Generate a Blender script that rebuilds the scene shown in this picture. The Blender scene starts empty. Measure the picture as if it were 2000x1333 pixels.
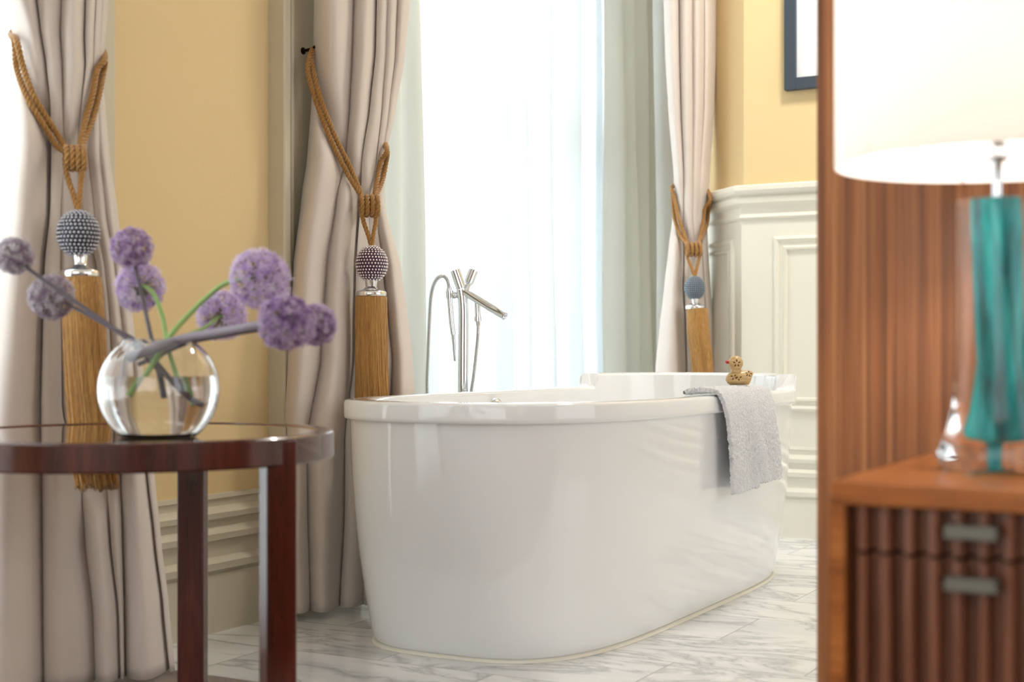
import bpy, bmesh, math, random
from math import sin, cos, pi, sqrt, exp
from mathutils import Vector, Matrix, noise

random.seed(7)
S = bpy.context.scene
COL = S.collection

# ------------------------------------------------------------------ camera
F = 2778.0                      # 50 mm lens on a 2000 px wide frame
HOR = 692.0                     # horizon row
CAM = Vector((0.0, -2.44, 0.708))
FWD = Vector((0.8805, 0.4741, 0.0)).normalized()
RGT = Vector((FWD.y, -FWD.x, 0.0))
cam = bpy.data.cameras.new('camera')
camo = bpy.data.objects.new('camera', cam)
COL.objects.link(camo)
camo.location = CAM
camo.rotation_euler = FWD.to_track_quat('-Z', 'Y').to_euler()
cam.lens = 50.0
cam.sensor_width = 36.0
cam.shift_y = (HOR - 666.5) / 2000.0
cam.clip_start = 0.05
cam.dof.use_dof = True
cam.dof.focus_distance = 3.95
cam.dof.aperture_fstop = 3.4
S.camera = camo

# ------------------------------------------------------------------ light
S.view_settings.view_transform = 'Standard'
S.view_settings.look = 'None'
S.view_settings.gamma = 1.0
S.view_settings.exposure = 0.24
w = bpy.data.worlds.new('sky')
S.world = w
w.use_nodes = True
w.node_tree.nodes['Background'].inputs[0].default_value = (0.92, 0.96, 1.0, 1)
w.node_tree.nodes['Background'].inputs[1].default_value = 0.9


def area(name, loc, direction, sx, sy, power, col=(1, 1, 1)):
    l = bpy.data.lights.new(name, 'AREA')
    l.shape = 'RECTANGLE'
    l.size = sx
    l.size_y = sy
    l.energy = power
    l.color = col
    o = bpy.data.objects.new(name, l)
    COL.objects.link(o)
    o.location = loc
    o.rotation_euler = Vector(direction).to_track_quat('-Z', 'Y').to_euler()
    return o


area('window_daylight', (4.88, 0.75, 1.55), (0, -1, 0), 3.0, 3.1, 118, (0.96, 0.98, 1.0))
area('pier_window_daylight', (1.2, 0.75, 1.55), (0, -1, 0), 2.4, 3.1, 140, (0.96, 0.98, 1.0))
area('rear_fill', (2.4, -5.95, 1.75), (0, 1, 0), 4.6, 2.6, 40, (0.96, 0.98, 1.0))  # added soft fill from the unseen rear of the room
area('side_fill', (-2.95, -2.6, 1.7), (1, 0, 0), 3.6, 2.4, 48, (0.96, 0.98, 1.0))  # added fill before the solid left wall, brightens the end wall
area('ceiling_fill', (4.5, -1.5, 3.27), (0.35, -0.05, -1), 0.5, 0.5, 58, (1.0, 0.97, 0.92))  # added fill with no fixture, lifts the tub end and end wall
S.cycles.use_denoising = True
S.cycles.max_bounces = 12
S.cycles.transparent_max_bounces = 16
S.cycles.caustics_refractive = True
S.cycles.caustics_reflective = False
S.cycles.sample_clamp_indirect = 5.0
S.cycles.blur_glossy = 0.6


# ------------------------------------------------------------------ helpers
def at(px, py, t):
    """World point seen at image point (px, py), t metres along the view axis."""
    return CAM + RGT * ((px - 1000.0) / F * t) + FWD * t + Vector((0, 0, (HOR - py) / F * t))


def tag(o, label=None, cat=None, group=None, kind=None):
    if label: o['label'] = label
    if cat: o['category'] = cat
    if group: o['group'] = group
    if kind: o['kind'] = kind
    return o


def thing(name, loc, label, cat, group=None):
    o = bpy.data.objects.new(name, None)
    COL.objects.link(o)
    o.location = loc
    o.empty_display_size = 0.05
    return tag(o, label, cat, group)


def origin_of(p):
    v = Vector((0, 0, 0))
    while p is not None:
        v += p.location
        p = p.parent
    return v


class M:
    """Collects verts and faces in world coordinates, then links ONE mesh object."""
    def __init__(self):
        self.v, self.f = [], []

    def add(self, v, f):
        b = len(self.v)
        self.v += [Vector(x) for x in v]
        self.f += [[i + b for i in q] for q in f]

    def box(self, a, b):
        x0, y0, z0 = (min(a[i], b[i]) for i in range(3))
        x1, y1, z1 = (max(a[i], b[i]) for i in range(3))
        self.add([(x0, y0, z0), (x1, y0, z0), (x1, y1, z0), (x0, y1, z0), (x0, y0, z1), (x1, y0, z1), (x1, y1, z1), (x0, y1, z1)],
                 [(0, 3, 2, 1), (4, 5, 6, 7), (0, 1, 5, 4), (1, 2, 6, 5), (2, 3, 7, 6), (3, 0, 4, 7)])

    def prism(self, pts, z0, z1):
        n = len(pts)
        self.add([(p[0], p[1], z0) for p in pts] + [(p[0], p[1], z1) for p in pts],
                 [list(range(n))[::-1], list(range(n, 2 * n))] + [(i, (i + 1) % n, n + (i + 1) % n, n + i) for i in range(n)])

    def rings(self, rings, closed=True, cap0=False, cap1=False):
        n = len(rings[0])
        f = []
        for r in range(len(rings) - 1):
            for i in range(n if closed else n - 1):
                j = (i + 1) % n
                f.append((r * n + i, r * n + j, (r + 1) * n + j, (r + 1) * n + i))
        if cap0: f.append(list(range(n))[::-1])
        if cap1: f.append([(len(rings) - 1) * n + i for i in range(n)])
        self.add([p for r in rings for p in r], f)

    def lathe(self, c, prof, n=48, axis=None, cap0=False, cap1=False):
        """prof: (radius, height) pairs along axis through c."""
        ax = Vector(axis or (0, 0, 1)).normalized()
        a = ax.orthogonal().normalized() if abs(ax.z) < 0.999 else Vector((1, 0, 0))
        b = ax.cross(a)
        c = Vector(c)
        self.rings([[c + ax * h + (a * cos(2 * pi * i / n) + b * sin(2 * pi * i / n)) * r for i in range(n)] for r, h in prof], True, cap0, cap1)

    def tube(self, pts, r, n=10, cap=True):
        pts = [Vector(p) for p in pts]
        rad = r if isinstance(r, (list, tuple)) else [r] * len(pts)
        up = None
        rings = []
        for i, p in enumerate(pts):
            d = (pts[min(i + 1, len(pts) - 1)] - pts[max(i - 1, 0)]).normalized()
            if up is None:
                up = d.orthogonal().normalized()
            up = (up - d * up.dot(d)).normalized()
            s = d.cross(up)
            rings.append([p + (up * cos(2 * pi * k / n) + s * sin(2 * pi * k / n)) * rad[i] for k in range(n)])
        self.rings(rings, True, cap, cap)

    def ball(self, c, rx, ry=None, rz=None, n=16, m=10, rot=None):
        ry = rx if ry is None else ry
        rz = rx if rz is None else rz
        R = rot or Matrix.Identity(3)
        c = Vector(c)
        rr = []
        for j in range(m + 1):
            a = -pi / 2 + pi * j / m
            ca = max(cos(a), 1e-4)
            rr.append([c + R @ Vector((rx * ca * cos(2 * pi * i / n), ry * ca * sin(2 * pi * i / n), rz * sin(a))) for i in range(n)])
        self.rings(rr)

    def build(self, name, mat, parent=None, smooth=True, angle=40, bevel=0, seg=3, fix=True):
        o0 = origin_of(parent)
        me = bpy.data.meshes.new(name)
        me.from_pydata([v - o0 for v in self.v], [], self.f)
        bm = bmesh.new()
        bm.from_mesh(me)
        if fix:
            bmesh.ops.remove_doubles(bm, verts=bm.verts, dist=1e-6)
            bmesh.ops.recalc_face_normals(bm, faces=bm.faces)
        if smooth:
            lim = math.radians(angle)
            for fc in bm.faces: fc.smooth = True
            for e in bm.edges:
                if len(e.link_faces) == 2 and e.calc_face_angle(0) > lim: e.smooth = False
        bm.to_mesh(me)
        bm.free()
        me.materials.append(mat)
        o = bpy.data.objects.new(name, me)
        COL.objects.link(o)
        if parent: o.parent = parent
        if bevel:
            b = o.modifiers.new('bevel', 'BEVEL')
            b.width = bevel
            b.segments = seg
            b.limit_method = 'ANGLE'
            b.angle_limit = math.radians(30)
            b.harden_normals = False
        return o


def spline(pts, n):
    """Catmull-Rom through pts, n samples per span."""
    pts = [Vector(p) for p in pts]
    out = []
    for i in range(len(pts) - 1):
        p0, p1, p2, p3 = pts[max(i - 1, 0)], pts[i], pts[i + 1], pts[min(i + 2, len(pts) - 1)]
        for k in range(n):
            t = k / n
            out.append(0.5 * ((2 * p1) + (p2 - p0) * t + (2 * p0 - 5 * p1 + 4 * p2 - p3) * t * t + (3 * p1 - p0 - 3 * p2 + p3) * t ** 3))
    out.append(pts[-1])
    return out


def struct(o):
    o['kind'] = 'structure'
    return o


# ------------------------------------------------------------------ materials
def lin(r, g, b):
    f = lambda c: (c / 255 / 12.92) if c / 255 <= 0.04045 else ((c / 255 + 0.055) / 1.055) ** 2.4
    return (f(r), f(g), f(b), 1)


def mat(name, col, rough=0.5, metal=0.0, spec=0.5, coat=0.0, trans=0.0, ior=1.45, sheen=0.0):
    m = bpy.data.materials.new(name)
    m.use_nodes = True
    p = m.node_tree.nodes['Principled BSDF']
    p.inputs['Base Color'].default_value = col
    p.inputs['Roughness'].default_value = rough
    p.inputs['Metallic'].default_value = metal
    p.inputs['Specular IOR Level'].default_value = spec
    p.inputs['Coat Weight'].default_value = coat
    p.inputs['Coat Roughness'].default_value = 0.03
    p.inputs['Transmission Weight'].default_value = trans
    p.inputs['IOR'].default_value = ior
    p.inputs['Sheen Weight'].default_value = sheen
    return m


def nd(m, t, **kw):
    n = m.node_tree.nodes.new(t)
    for k, v in kw.items():
        if k in n.inputs: n.inputs[k].default_value = v
        else: setattr(n, k, v)
    return n


def lk(m, a, b):
    m.node_tree.links.new(a, b)


def coords(m, scale=(1, 1, 1), rot=(0, 0, 0), space='Object'):
    tc = nd(m, 'ShaderNodeTexCoord')
    mp = nd(m, 'ShaderNodeMapping')
    mp.inputs['Scale'].default_value = scale
    mp.inputs['Rotation'].default_value = rot
    lk(m, tc.outputs[space], mp.inputs['Vector'])
    return mp.outputs['Vector']


def ramp(m, fac, stops):
    r = nd(m, 'ShaderNodeValToRGB')
    e = r.color_ramp.elements
    while len(e) < len(stops): e.new(0.5)
    for i, (p, c) in enumerate(stops):
        e[i].position = p
        e[i].color = c
    lk(m, fac, r.inputs['Fac'])
    return r.outputs['Color']


def base(m):
    return m.node_tree.nodes['Principled BSDF']


def bump(m, height, strength=0.2, dist=0.01):
    b = nd(m, 'ShaderNodeBump')
    b.inputs['Strength'].default_value = strength
    b.inputs['Distance'].default_value = dist
    lk(m, height, b.inputs['Height'])
    lk(m, b.outputs['Normal'], base(m).inputs['Normal'])


def noise_tex(m, vec, scale, detail=4, rough=0.55, dist=0.0):
    n = nd(m, 'ShaderNodeTexNoise')
    n.inputs['Scale'].default_value = scale
    n.inputs['Detail'].default_value = detail
    n.inputs['Roughness'].default_value = rough
    n.inputs['Distortion'].default_value = dist
    lk(m, vec, n.inputs['Vector'])
    return n.outputs['Fac']


# painted yellow wallcovering with a fine weave
YELLOW = mat('yellow_wallcovering', lin(226, 200, 150), 0.75)
bump(YELLOW, noise_tex(YELLOW, coords(YELLOW, (260, 260, 90)), 1.0, 3), 0.15, 0.002)
CREAM = mat('cream_paint', lin(235, 231, 216), 0.35)
BEIGE = mat('beige_casing_paint', lin(206, 197, 174), 0.4)
WHITE = mat('white_paint', lin(240, 240, 236), 0.5)
CEIL = mat('ceiling_paint', lin(240, 236, 226), 0.8)


def fabric(name, col, rough=0.85, sheen=0.3, weave=0.12, through=0.0):
    m = mat(name, col, rough, sheen=sheen)
    bump(m, noise_tex(m, coords(m, (700, 700, 700)), 1.0, 2), weave, 0.0015)
    if through:
        nt = m.node_tree
        tr = nd(m, 'ShaderNodeBsdfTranslucent', Color=col)
        mx = nd(m, 'ShaderNodeMixShader', Fac=through)
        out = nt.nodes['Material Output']
        lk(m, base(m).outputs[0], mx.inputs[1])
        lk(m, tr.outputs[0], mx.inputs[2])
        lk(m, mx.outputs[0], out.inputs['Surface'])
    return m


TAUPE = fabric('taupe_curtain_cloth', lin(220, 207, 196), 0.6, 0.4, 0.1, 0.06)
GREYDRAPE = fabric('pale_grey_drape_cloth', lin(232, 232, 226), 0.8, 0.2, 0.1, 0.52)


def sheer_mat():
    m = bpy.data.materials.new('white_sheer_voile')
    m.use_nodes = True
    nt = m.node_tree
    nt.nodes.remove(nt.nodes['Principled BSDF'])
    out = nt.nodes['Material Output']
    d = nd(m, 'ShaderNodeBsdfDiffuse', Color=(0.9, 0.93, 0.94, 1))
    t = nd(m, 'ShaderNodeBsdfTranslucent', Color=(0.95, 0.97, 0.98, 1))
    a = nd(m, 'ShaderNodeMixShader', Fac=0.6)
    tr = nd(m, 'ShaderNodeBsdfTransparent')
    b = nd(m, 'ShaderNodeMixShader', Fac=0.14)
    lk(m, d.outputs[0], a.inputs[1]); lk(m, t.outputs[0], a.inputs[2])
    lk(m, a.outputs[0], b.inputs[1]); lk(m, tr.outputs[0], b.inputs[2])
    lk(m, b.outputs[0], out.inputs['Surface'])
    return m


SHEER = sheer_mat()


def pane_mat():
    m = bpy.data.materials.new('window_pane_glass')
    m.use_nodes = True
    nt = m.node_tree
    nt.nodes.remove(nt.nodes['Principled BSDF'])
    out = nt.nodes['Material Output']
    g = nd(m, 'ShaderNodeBsdfGlossy', Roughness=0.02)
    tr = nd(m, 'ShaderNodeBsdfTransparent', Color=(0.97, 0.98, 0.98, 1))
    b = nd(m, 'ShaderNodeMixShader', Fac=0.06)
    lk(m, tr.outputs[0], b.inputs[1]); lk(m, g.outputs[0], b.inputs[2])
    lk(m, b.outputs[0], out.inputs['Surface'])
    return m


PANE = pane_mat()


def marble_mat():
    m = mat('white_marble_tile', (0.8, 0.8, 0.8, 1), 0.12)
    v = coords(m, (1, 1, 1), (0, 0, pi / 2))
    br = nd(m, 'ShaderNodeTexBrick')
    br.offset = 0.5
    lk(m, v, br.inputs['Vector'])
    br.inputs['Color1'].default_value = (0, 0, 0, 1)
    br.inputs['Color2'].default_value = (1, 1, 1, 1)
    br.inputs['Mortar'].default_value = (0.5, 0.5, 0.5, 1)
    br.inputs['Scale'].default_value = 1.0
    br.inputs['Mortar Size'].default_value = 0.0018
    br.inputs['Mortar Smooth'].default_value = 0.0
    br.inputs['Brick Width'].default_value = 0.61
    br.inputs['Row Height'].default_value = 0.305
    # every tile gets its own piece of stone
    sep = nd(m, 'ShaderNodeVectorMath', operation='SCALE')
    lk(m, br.outputs['Color'], sep.inputs[0])
    sep.inputs['Scale'].default_value = 7.0
    add = nd(m, 'ShaderNodeVectorMath', operation='ADD')
    lk(m, v, add.inputs[0]); lk(m, sep.outputs[0], add.inputs[1])
    mp = nd(m, 'ShaderNodeMapping')
    mp.inputs['Rotation'].default_value = (0, 0, 0.6)
    mp.inputs['Scale'].default_value = (1.0, 2.6, 1.0)
    lk(m, add.outputs[0], mp.inputs['Vector'])
    n1 = noise_tex(m, mp.outputs[0], 2.0, 9, 0.6, 0.8)
    vein = nd(m, 'ShaderNodeMath', operation='SUBTRACT'); vein.inputs[1].default_value = 0.5
    lk(m, n1, vein.inputs[0])
    ab = nd(m, 'ShaderNodeMath', operation='ABSOLUTE'); lk(m, vein.outputs[0], ab.inputs[0])
    vc = ramp(m, ab.outputs[0], [(0.0, (0.42, 0.43, 0.45, 1)), (0.010, (0.68, 0.69, 0.70, 1)), (0.045, (1, 1, 1, 1))])
    cl = ramp(m, noise_tex(m, mp.outputs[0], 1.6, 6, 0.6, 0.4), [(0.30, (0.66, 0.68, 0.70, 1)), (0.58, (0.88, 0.88, 0.87, 1))])
    mul = nd(m, 'ShaderNodeMixRGB', blend_type='MULTIPLY'); mul.inputs[0].default_value = 0.8
    lk(m, cl, mul.inputs[1]); lk(m, vc, mul.inputs[2])
    mo = nd(m, 'ShaderNodeMixRGB'); mo.inputs[2].default_value = (0.42, 0.42, 0.41, 1)
    lk(m, br.outputs['Fac'], mo.inputs[0]); lk(m, mul.outputs[0], mo.inputs[1])
    lk(m, mo.outputs[0], base(m).inputs['Base Color'])
    return m


MARBLE = marble_mat()
CARPET = mat('brown_carpet_pile', lin(120, 98, 82), 0.95, sheen=0.3)
_cv = coords(CARPET)
lk(CARPET, ramp(CARPET, noise_tex(CARPET, _cv, 420, 3), [(0.3, lin(88, 68, 54)), (0.7, lin(150, 126, 106))]), base(CARPET).inputs['Base Color'])
bump(CARPET, noise_tex(CARPET, _cv, 500, 2), 0.6, 0.005)


def wood(name, dark, mid, light, scale, rough, coat, rot=(0, 0, 0)):
    """Straight-grained veneer; scale stretches the grain along one axis."""
    m = mat(name, mid, rough, coat=coat)
    v = coords(m, scale, rot)
    a = noise_tex(m, v, 1.0, 6, 0.6, 0.3)
    c = ramp(m, a, [(0.28, dark), (0.5, mid), (0.72, light)])
    fine = ramp(m, noise_tex(m, v, 5.0, 3, 0.6), [(0.35, (0.62, 0.6, 0.58, 1)), (0.6, (1, 1, 1, 1))])
    mul = nd(m, 'ShaderNodeMixRGB', blend_type='MULTIPLY'); mul.inputs[0].default_value = 0.8
    lk(m, c, mul.inputs[1]); lk(m, fine, mul.inputs[2])
    lk(m, mul.outputs[0], base(m).inputs['Base Color'])
    return m


WALNUT = wood('walnut_panel_veneer', lin(92, 54, 30), lin(146, 92, 54), lin(190, 132, 84), (60, 60, 0.7), 0.4, 0.1)
NIGHT = wood('walnut_nightstand', lin(142, 78, 30), lin(182, 106, 46), lin(204, 130, 66), (60, 3, 60), 0.28, 0.25)
SLAT = wood('walnut_slats', lin(98, 54, 36), lin(136, 82, 58), lin(158, 104, 76), (60, 60, 2), 0.3, 0.7)
MAHOG = wood('dark_mahogany', lin(50, 16, 12), lin(74, 27, 20), lin(94, 40, 28), (30, 30, 2.5), 0.22, 0.5)
SMOKE = mat('dark_glass_top', lin(84, 60, 44), 0.03, spec=1.0, coat=1.0)
ACRYL = mat('white_gloss_acrylic', lin(240, 241, 241), 0.04, spec=0.5, coat=0.5)
CAULK = mat('cream_sealant', lin(232, 228, 214), 0.5)
CHROME = mat('chrome', (0.84, 0.88, 0.93, 1), 0.06, 1.0)
HOSE = mat('chrome_hose', (0.72, 0.74, 0.77, 1), 0.18, 1.0)
SILVER = mat('polished_silver', (0.83, 0.83, 0.84, 1), 0.16, 1.0)
STEEL = mat('brushed_pewter_pull', lin(124, 124, 116), 0.45, 0.7)
IRON = mat('dark_bronze_hook', lin(46, 36, 28), 0.4, 0.8)
BLUEFRAME = mat('slate_blue_frame', lin(62, 71, 82), 0.4)
MATBOARD = mat('white_mount_board', lin(236, 238, 240), 0.7)


def striped(name, a, b, c, sc, rough=0.55, bs=0.3, space='Object'):
    m = mat(name, b, rough, sheen=0.4)
    v = coords(m, sc, space=space)
    n = noise_tex(m, v, 1.0, 4, 0.65)
    lk(m, ramp(m, n, [(0.3, a), (0.5, b), (0.7, c)]), base(m).inputs['Base Color'])
    bump(m, n, bs, 0.002)
    return m


GOLD = striped('golden_brown_tassel_threads', lin(104, 66, 22), lin(172, 122, 52), lin(214, 168, 92), (1000, 1000, 5))
ROPE = striped('golden_brown_cord', lin(112, 72, 22), lin(164, 114, 42), lin(196, 148, 74), (500, 500, 500))
PLUM = mat('plum_bead_ground', lin(66, 26, 56), 0.5)
SLATE = mat('slate_bead_ground', lin(52, 52, 60), 0.5)
BLUEGREY = mat('blue_grey_bead_ground', lin(92, 100, 110), 0.5)
BEAD = mat('silver_beads', (0.74, 0.70, 0.74, 1), 0.25, 0.9)
BEADG = mat('grey_beads', lin(186, 186, 194), 0.3, 0.9)
BEADB = mat('blue_grey_beads', lin(148, 158, 168), 0.35, 0.8)
TOWEL = mat('white_terry', lin(238, 239, 242), 0.95, sheen=0.4)
_tv = coords(TOWEL)
bump(TOWEL, noise_tex(TOWEL, _tv, 330, 2, 0.6), 0.7, 0.006)
DUCKW = mat('pale_turned_wood', lin(206, 172, 116), 0.45, coat=0.2)
lk(DUCKW, ramp(DUCKW, noise_tex(DUCKW, coords(DUCKW, (30, 30, 160)), 1, 4), [(0.3, lin(184, 146, 90)), (0.7, lin(222, 192, 140))]), base(DUCKW).inputs['Base Color'])
CARVE = mat('burnt_carving', lin(92, 56, 22), 0.7)
BEAKM = mat('red_beak', lin(206, 62, 58), 0.4)
GLASS = mat('clear_glass', (1, 1, 1, 1), 0.0, trans=1.0, ior=1.45)
WATER = mat('water', (0.99, 1, 1, 1), 0.0, trans=1.0, ior=1.33)
TEAL = mat('teal_glass', lin(0, 190, 194), 0.12, spec=0.4, coat=0.0, trans=0.15, ior=1.4)
STEMG = mat('green_stem', lin(150, 186, 110), 0.5)
STEMP = mat('pale_grey_stem', lin(140, 132, 142), 0.5)
STEMD = mat('grey_purple_stem', lin(96, 88, 96), 0.5)


def bloom(name, a, b, c):
    m = mat(name, b, 0.7, sheen=0.2)
    n = noise_tex(m, coords(m), 75, 2)
    ge = nd(m, 'ShaderNodeTexCoord')
    dist = nd(m, 'ShaderNodeVectorMath', operation='DISTANCE')
    dist.inputs[1].default_value = (0.5, 0.5, 0.5)
    lk(m, ge.outputs['Generated'], dist.inputs[0])
    mx1 = nd(m, 'ShaderNodeMath', operation='MULTIPLY_ADD')      # petal tips are paler than their bases
    mx1.inputs[1].default_value = 2.6
    mx1.inputs[2].default_value = -1.08
    lk(m, dist.outputs['Value'], mx1.inputs[0])
    ad = nd(m, 'ShaderNodeMath', operation='ADD')
    lk(m, n, ad.inputs[0]); lk(m, mx1.outputs[0], ad.inputs[1])
    col = ramp(m, ad.outputs[0], [(0.30, a), (0.5, b), (0.72, c)])
    lk(m, col, base(m).inputs['Base Color'])
    tr = nd(m, 'ShaderNodeBsdfTranslucent')
    lk(m, col, tr.inputs['Color'])
    mx = nd(m, 'ShaderNodeMixShader', Fac=0.4)
    lk(m, base(m).outputs[0], mx.inputs[1]); lk(m, tr.outputs[0], mx.inputs[2])
    lk(m, mx.outputs[0], m.node_tree.nodes['Material Output'].inputs['Surface'])
    return m


LILAC = bloom('lilac_florets', lin(176, 138, 208), lin(218, 190, 238), lin(246, 236, 252))
VIOLET = bloom('violet_florets', lin(110, 68, 130), lin(172, 134, 194), lin(234, 220, 242))
DUSTY = bloom('dusty_mauve_florets', lin(112, 82, 112), lin(166, 142, 166), lin(224, 220, 224))
SEED = mat('green_floret_hearts', lin(122, 120, 92), 0.7)


_g = noise_tex(TEAL, coords(TEAL, (70, 70, 5), (0.25, 0.2, 0)), 1.0, 3, 0.6, 0.5)      # lengthwise streaks, dark teal to bright cyan
lk(TEAL, ramp(TEAL, _g, [(0.34, lin(0, 92, 100)), (0.5, lin(0, 172, 176)), (0.66, lin(70, 232, 230))]), base(TEAL).inputs['Base Color'])


def shade_mat():
    m = mat('white_shade_fabric', lin(248, 245, 241), 0.9)
    tr = nd(m, 'ShaderNodeBsdfTranslucent', Color=lin(252, 247, 241))
    mx = nd(m, 'ShaderNodeMixShader', Fac=0.5)
    lk(m, base(m).outputs[0], mx.inputs[1]); lk(m, tr.outputs[0], mx.inputs[2])
    lk(m, mx.outputs[0], m.node_tree.nodes['Material Output'].inputs['Surface'])
    return m


SHADE = shade_mat()


def shell_mat():
    """Clear glass body of the lamp: reflects by Fresnel, otherwise lets the light straight through."""
    m = bpy.data.materials.new('lamp_clear_glass')
    m.use_nodes = True
    nt = m.node_tree
    nt.nodes.remove(nt.nodes['Principled BSDF'])
    g = nd(m, 'ShaderNodeBsdfGlossy', Roughness=0.03)
    tr = nd(m, 'ShaderNodeBsdfTransparent', Color=(0.96, 0.97, 0.98, 1))
    lw = nd(m, 'ShaderNodeLayerWeight', Blend=0.18)
    b = nd(m, 'ShaderNodeMixShader')
    lk(m, lw.outputs['Fresnel'], b.inputs[0])
    lk(m, tr.outputs[0], b.inputs[1]); lk(m, g.outputs[0], b.inputs[2])
    lk(m, b.outputs[0], nt.nodes['Material Output'].inputs['Surface'])
    return m


LAMPGLASS = shell_mat()
BULB = bpy.data.materials.new('lit_bulb')
BULB.use_nodes = True
base(BULB).inputs['Emission Color'].default_value = (1, 0.95, 0.9, 1)
base(BULB).inputs['Emission Strength'].default_value = 12

# ------------------------------------------------------------------ the setting
WY = -0.04          # face of the window wall
CZ = 3.3
m = M(); m.box((2.43, -6.0, -0.1), (7.0, 0.55, 0.0)); struct(m.build('floor', MARBLE, smooth=False))
m = M(); m.box((-3.0, -6.0, -0.1), (2.43, 0.55, 0.004)); struct(m.build('floor_carpet', CARPET, smooth=False))
m = M(); m.box((-3.0, -6.0, CZ), (7.0, 0.55, CZ + 0.1)); struct(m.build('ceiling', CEIL, smooth=False))
# window wall: left piece, pier, right piece, heads over the two openings
WIN = [(-0.2, 2.40), (3.42, 6.36)]
HEAD = 3.05
m = M()
m.box((-3.0, WY, 0), (WIN[0][0], 0.5, CZ))
m.box((WIN[0][1], WY, 0), (WIN[1][0], 0.5, CZ))
m.box((WIN[1][1], WY, 0), (7.0, 0.5, CZ))
for a, b in WIN:
    m.box((a, WY, HEAD), (b, 0.5, CZ))
struct(m.build('wall_back', YELLOW, smooth=False))
# white reveals (jambs)
m = M()
for a, b in WIN:
    m.box((a, WY + 0.002, 0), (a + 0.012, 0.5, HEAD))
    m.box((b - 0.012, WY + 0.002, 0), (b, 0.5, HEAD))
    m.box((a, WY + 0.002, HEAD - 0.012), (b, 0.5, HEAD))
struct(m.build('trim_reveals', WHITE, smooth=False))
# end wall with its canted corner
ENDW = [(5.36, -6.0), (5.36, -0.59), (5.66, -0.29), (7.0, -0.29)]
m = M(); m.prism(ENDW + [(7.0, -6.0)], 0, CZ); struct(m.build('wall_right', YELLOW, smooth=False))
m = M(); m.box((-3.1, -6.0, 0), (-3.0, 0.5, CZ)); struct(m.build('wall_left', CEIL, smooth=False))
m = M()
m.box((-3.0, -6.1, 0), (0.0, -6.0, CZ)); m.box((4.8, -6.1, 0), (7.0, -6.0, CZ))
m.box((0.0, -6.1, 0), (4.8, -6.0, 0.4)); m.box((0.0, -6.1, 3.1), (4.8, -6.0, CZ))
struct(m.build('wall_front', CEIL, smooth=False))


def moulding(path, prof, closed_ends=True):
    """Sweep a (projection, z) profile along a plan polyline; the room lies to the left of it... projection goes to the room side."""
    n = len(path)
    out = M()
    rings = []
    for i, p in enumerate(path):
        p = Vector(p)
        ns = []
        if i > 0: d = (p - Vector(path[i - 1])).normalized(); ns.append(Vector((-d.y, d.x)))
        if i < n - 1: d = (Vector(path[i + 1]) - p).normalized(); ns.append(Vector((-d.y, d.x)))
        nn = sum(ns, Vector((0, 0))).normalized()
        k = 1 / max(nn.dot(ns[0]), 0.3)
        rings.append([(p.x + nn.x * k * o, p.y + nn.y * k * o, z) for o, z in prof])
    out.rings(rings, True, True, True)
    return out


BASEPROF = [(-0.01, 0), (0.026, 0), (0.026, 0.148), (0.022, 0.152), (0.022, 0.156), (0.034, 0.160), (0.036, 0.178), (0.030, 0.186), (0.020, 0.192), (0.020, 0.232),
            (0.032, 0.236), (0.034, 0.252), (0.026, 0.262), (0.018, 0.268), (0.018, 0.284), (0.030, 0.290), (0.032, 0.304), (0.024, 0.314),
            (0.014, 0.320), (0.014, 0.336), (0.020, 0.340), (0.018, 0.350), (-0.01, 0.352)]
# room side of the end wall path is to the left when walking +Y ; of the window wall when walking -X
struct(moulding([(3.07, WY), (2.47, WY)][::1], [(o, z) for o, z in BASEPROF]).build('baseboard_back', BEIGE, angle=25))
struct(moulding([(5.36, -5.9), (5.36, -0.59), (5.66, -0.29)], BASEPROF).build('baseboard_right', CREAM, angle=25))
# window casing pilaster between pier and tall window
m = M()
cas = [(3.07, -0.01), (3.07, 0.050), (3.074, 0.054), (3.096, 0.054), (3.100, 0.050), (3.104, 0.034), (3.112, 0.034), (3.116, 0.042), (3.128, 0.042), (3.132, 0.034), (3.136, 0.028), (3.385, 0.028), (3.39, 0.036), (3.40, 0.036), (3.406, 0.05), (3.438, 0.05), (3.442, 0.046), (3.442, -0.01)]
m.prism([(x, WY - d) for x, d in cas], 0, HEAD + 0.12)
struct(m.build('trim_casing', BEIGE, angle=30))
m = M()
m.box((2.38, WY - 0.028, 0), (2.468, WY + 0.01, HEAD + 0.12))
struct(m.build('trim_casing_left', BEIGE, smooth=False, bevel=0.004))
# wainscot skin, dado rail, raised panel mouldings
WPATH = [(5.36, -5.9), (5.36, -0.59), (5.66, -0.29)]
struct(moulding(WPATH, [(-0.005, 0), (0.012, 0), (0.012, 1.30), (-0.005, 1.30)]).build('trim_wainscot', CREAM, smooth=False))
DADO = [(-0.005, 1.235), (0.018, 1.235), (0.024, 1.243), (0.020, 1.25), (0.016, 1.256), (0.016, 1.282), (0.024, 1.288), (0.036, 1.298), (0.038, 1.318), (0.030, 1.326), (0.046, 1.334), (0.054, 1.346), (0.054, 1.362), (0.046, 1.368), (-0.005, 1.370)]
struct(moulding(WPATH, DADO).build('trim_dado', CREAM, angle=25))


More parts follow.
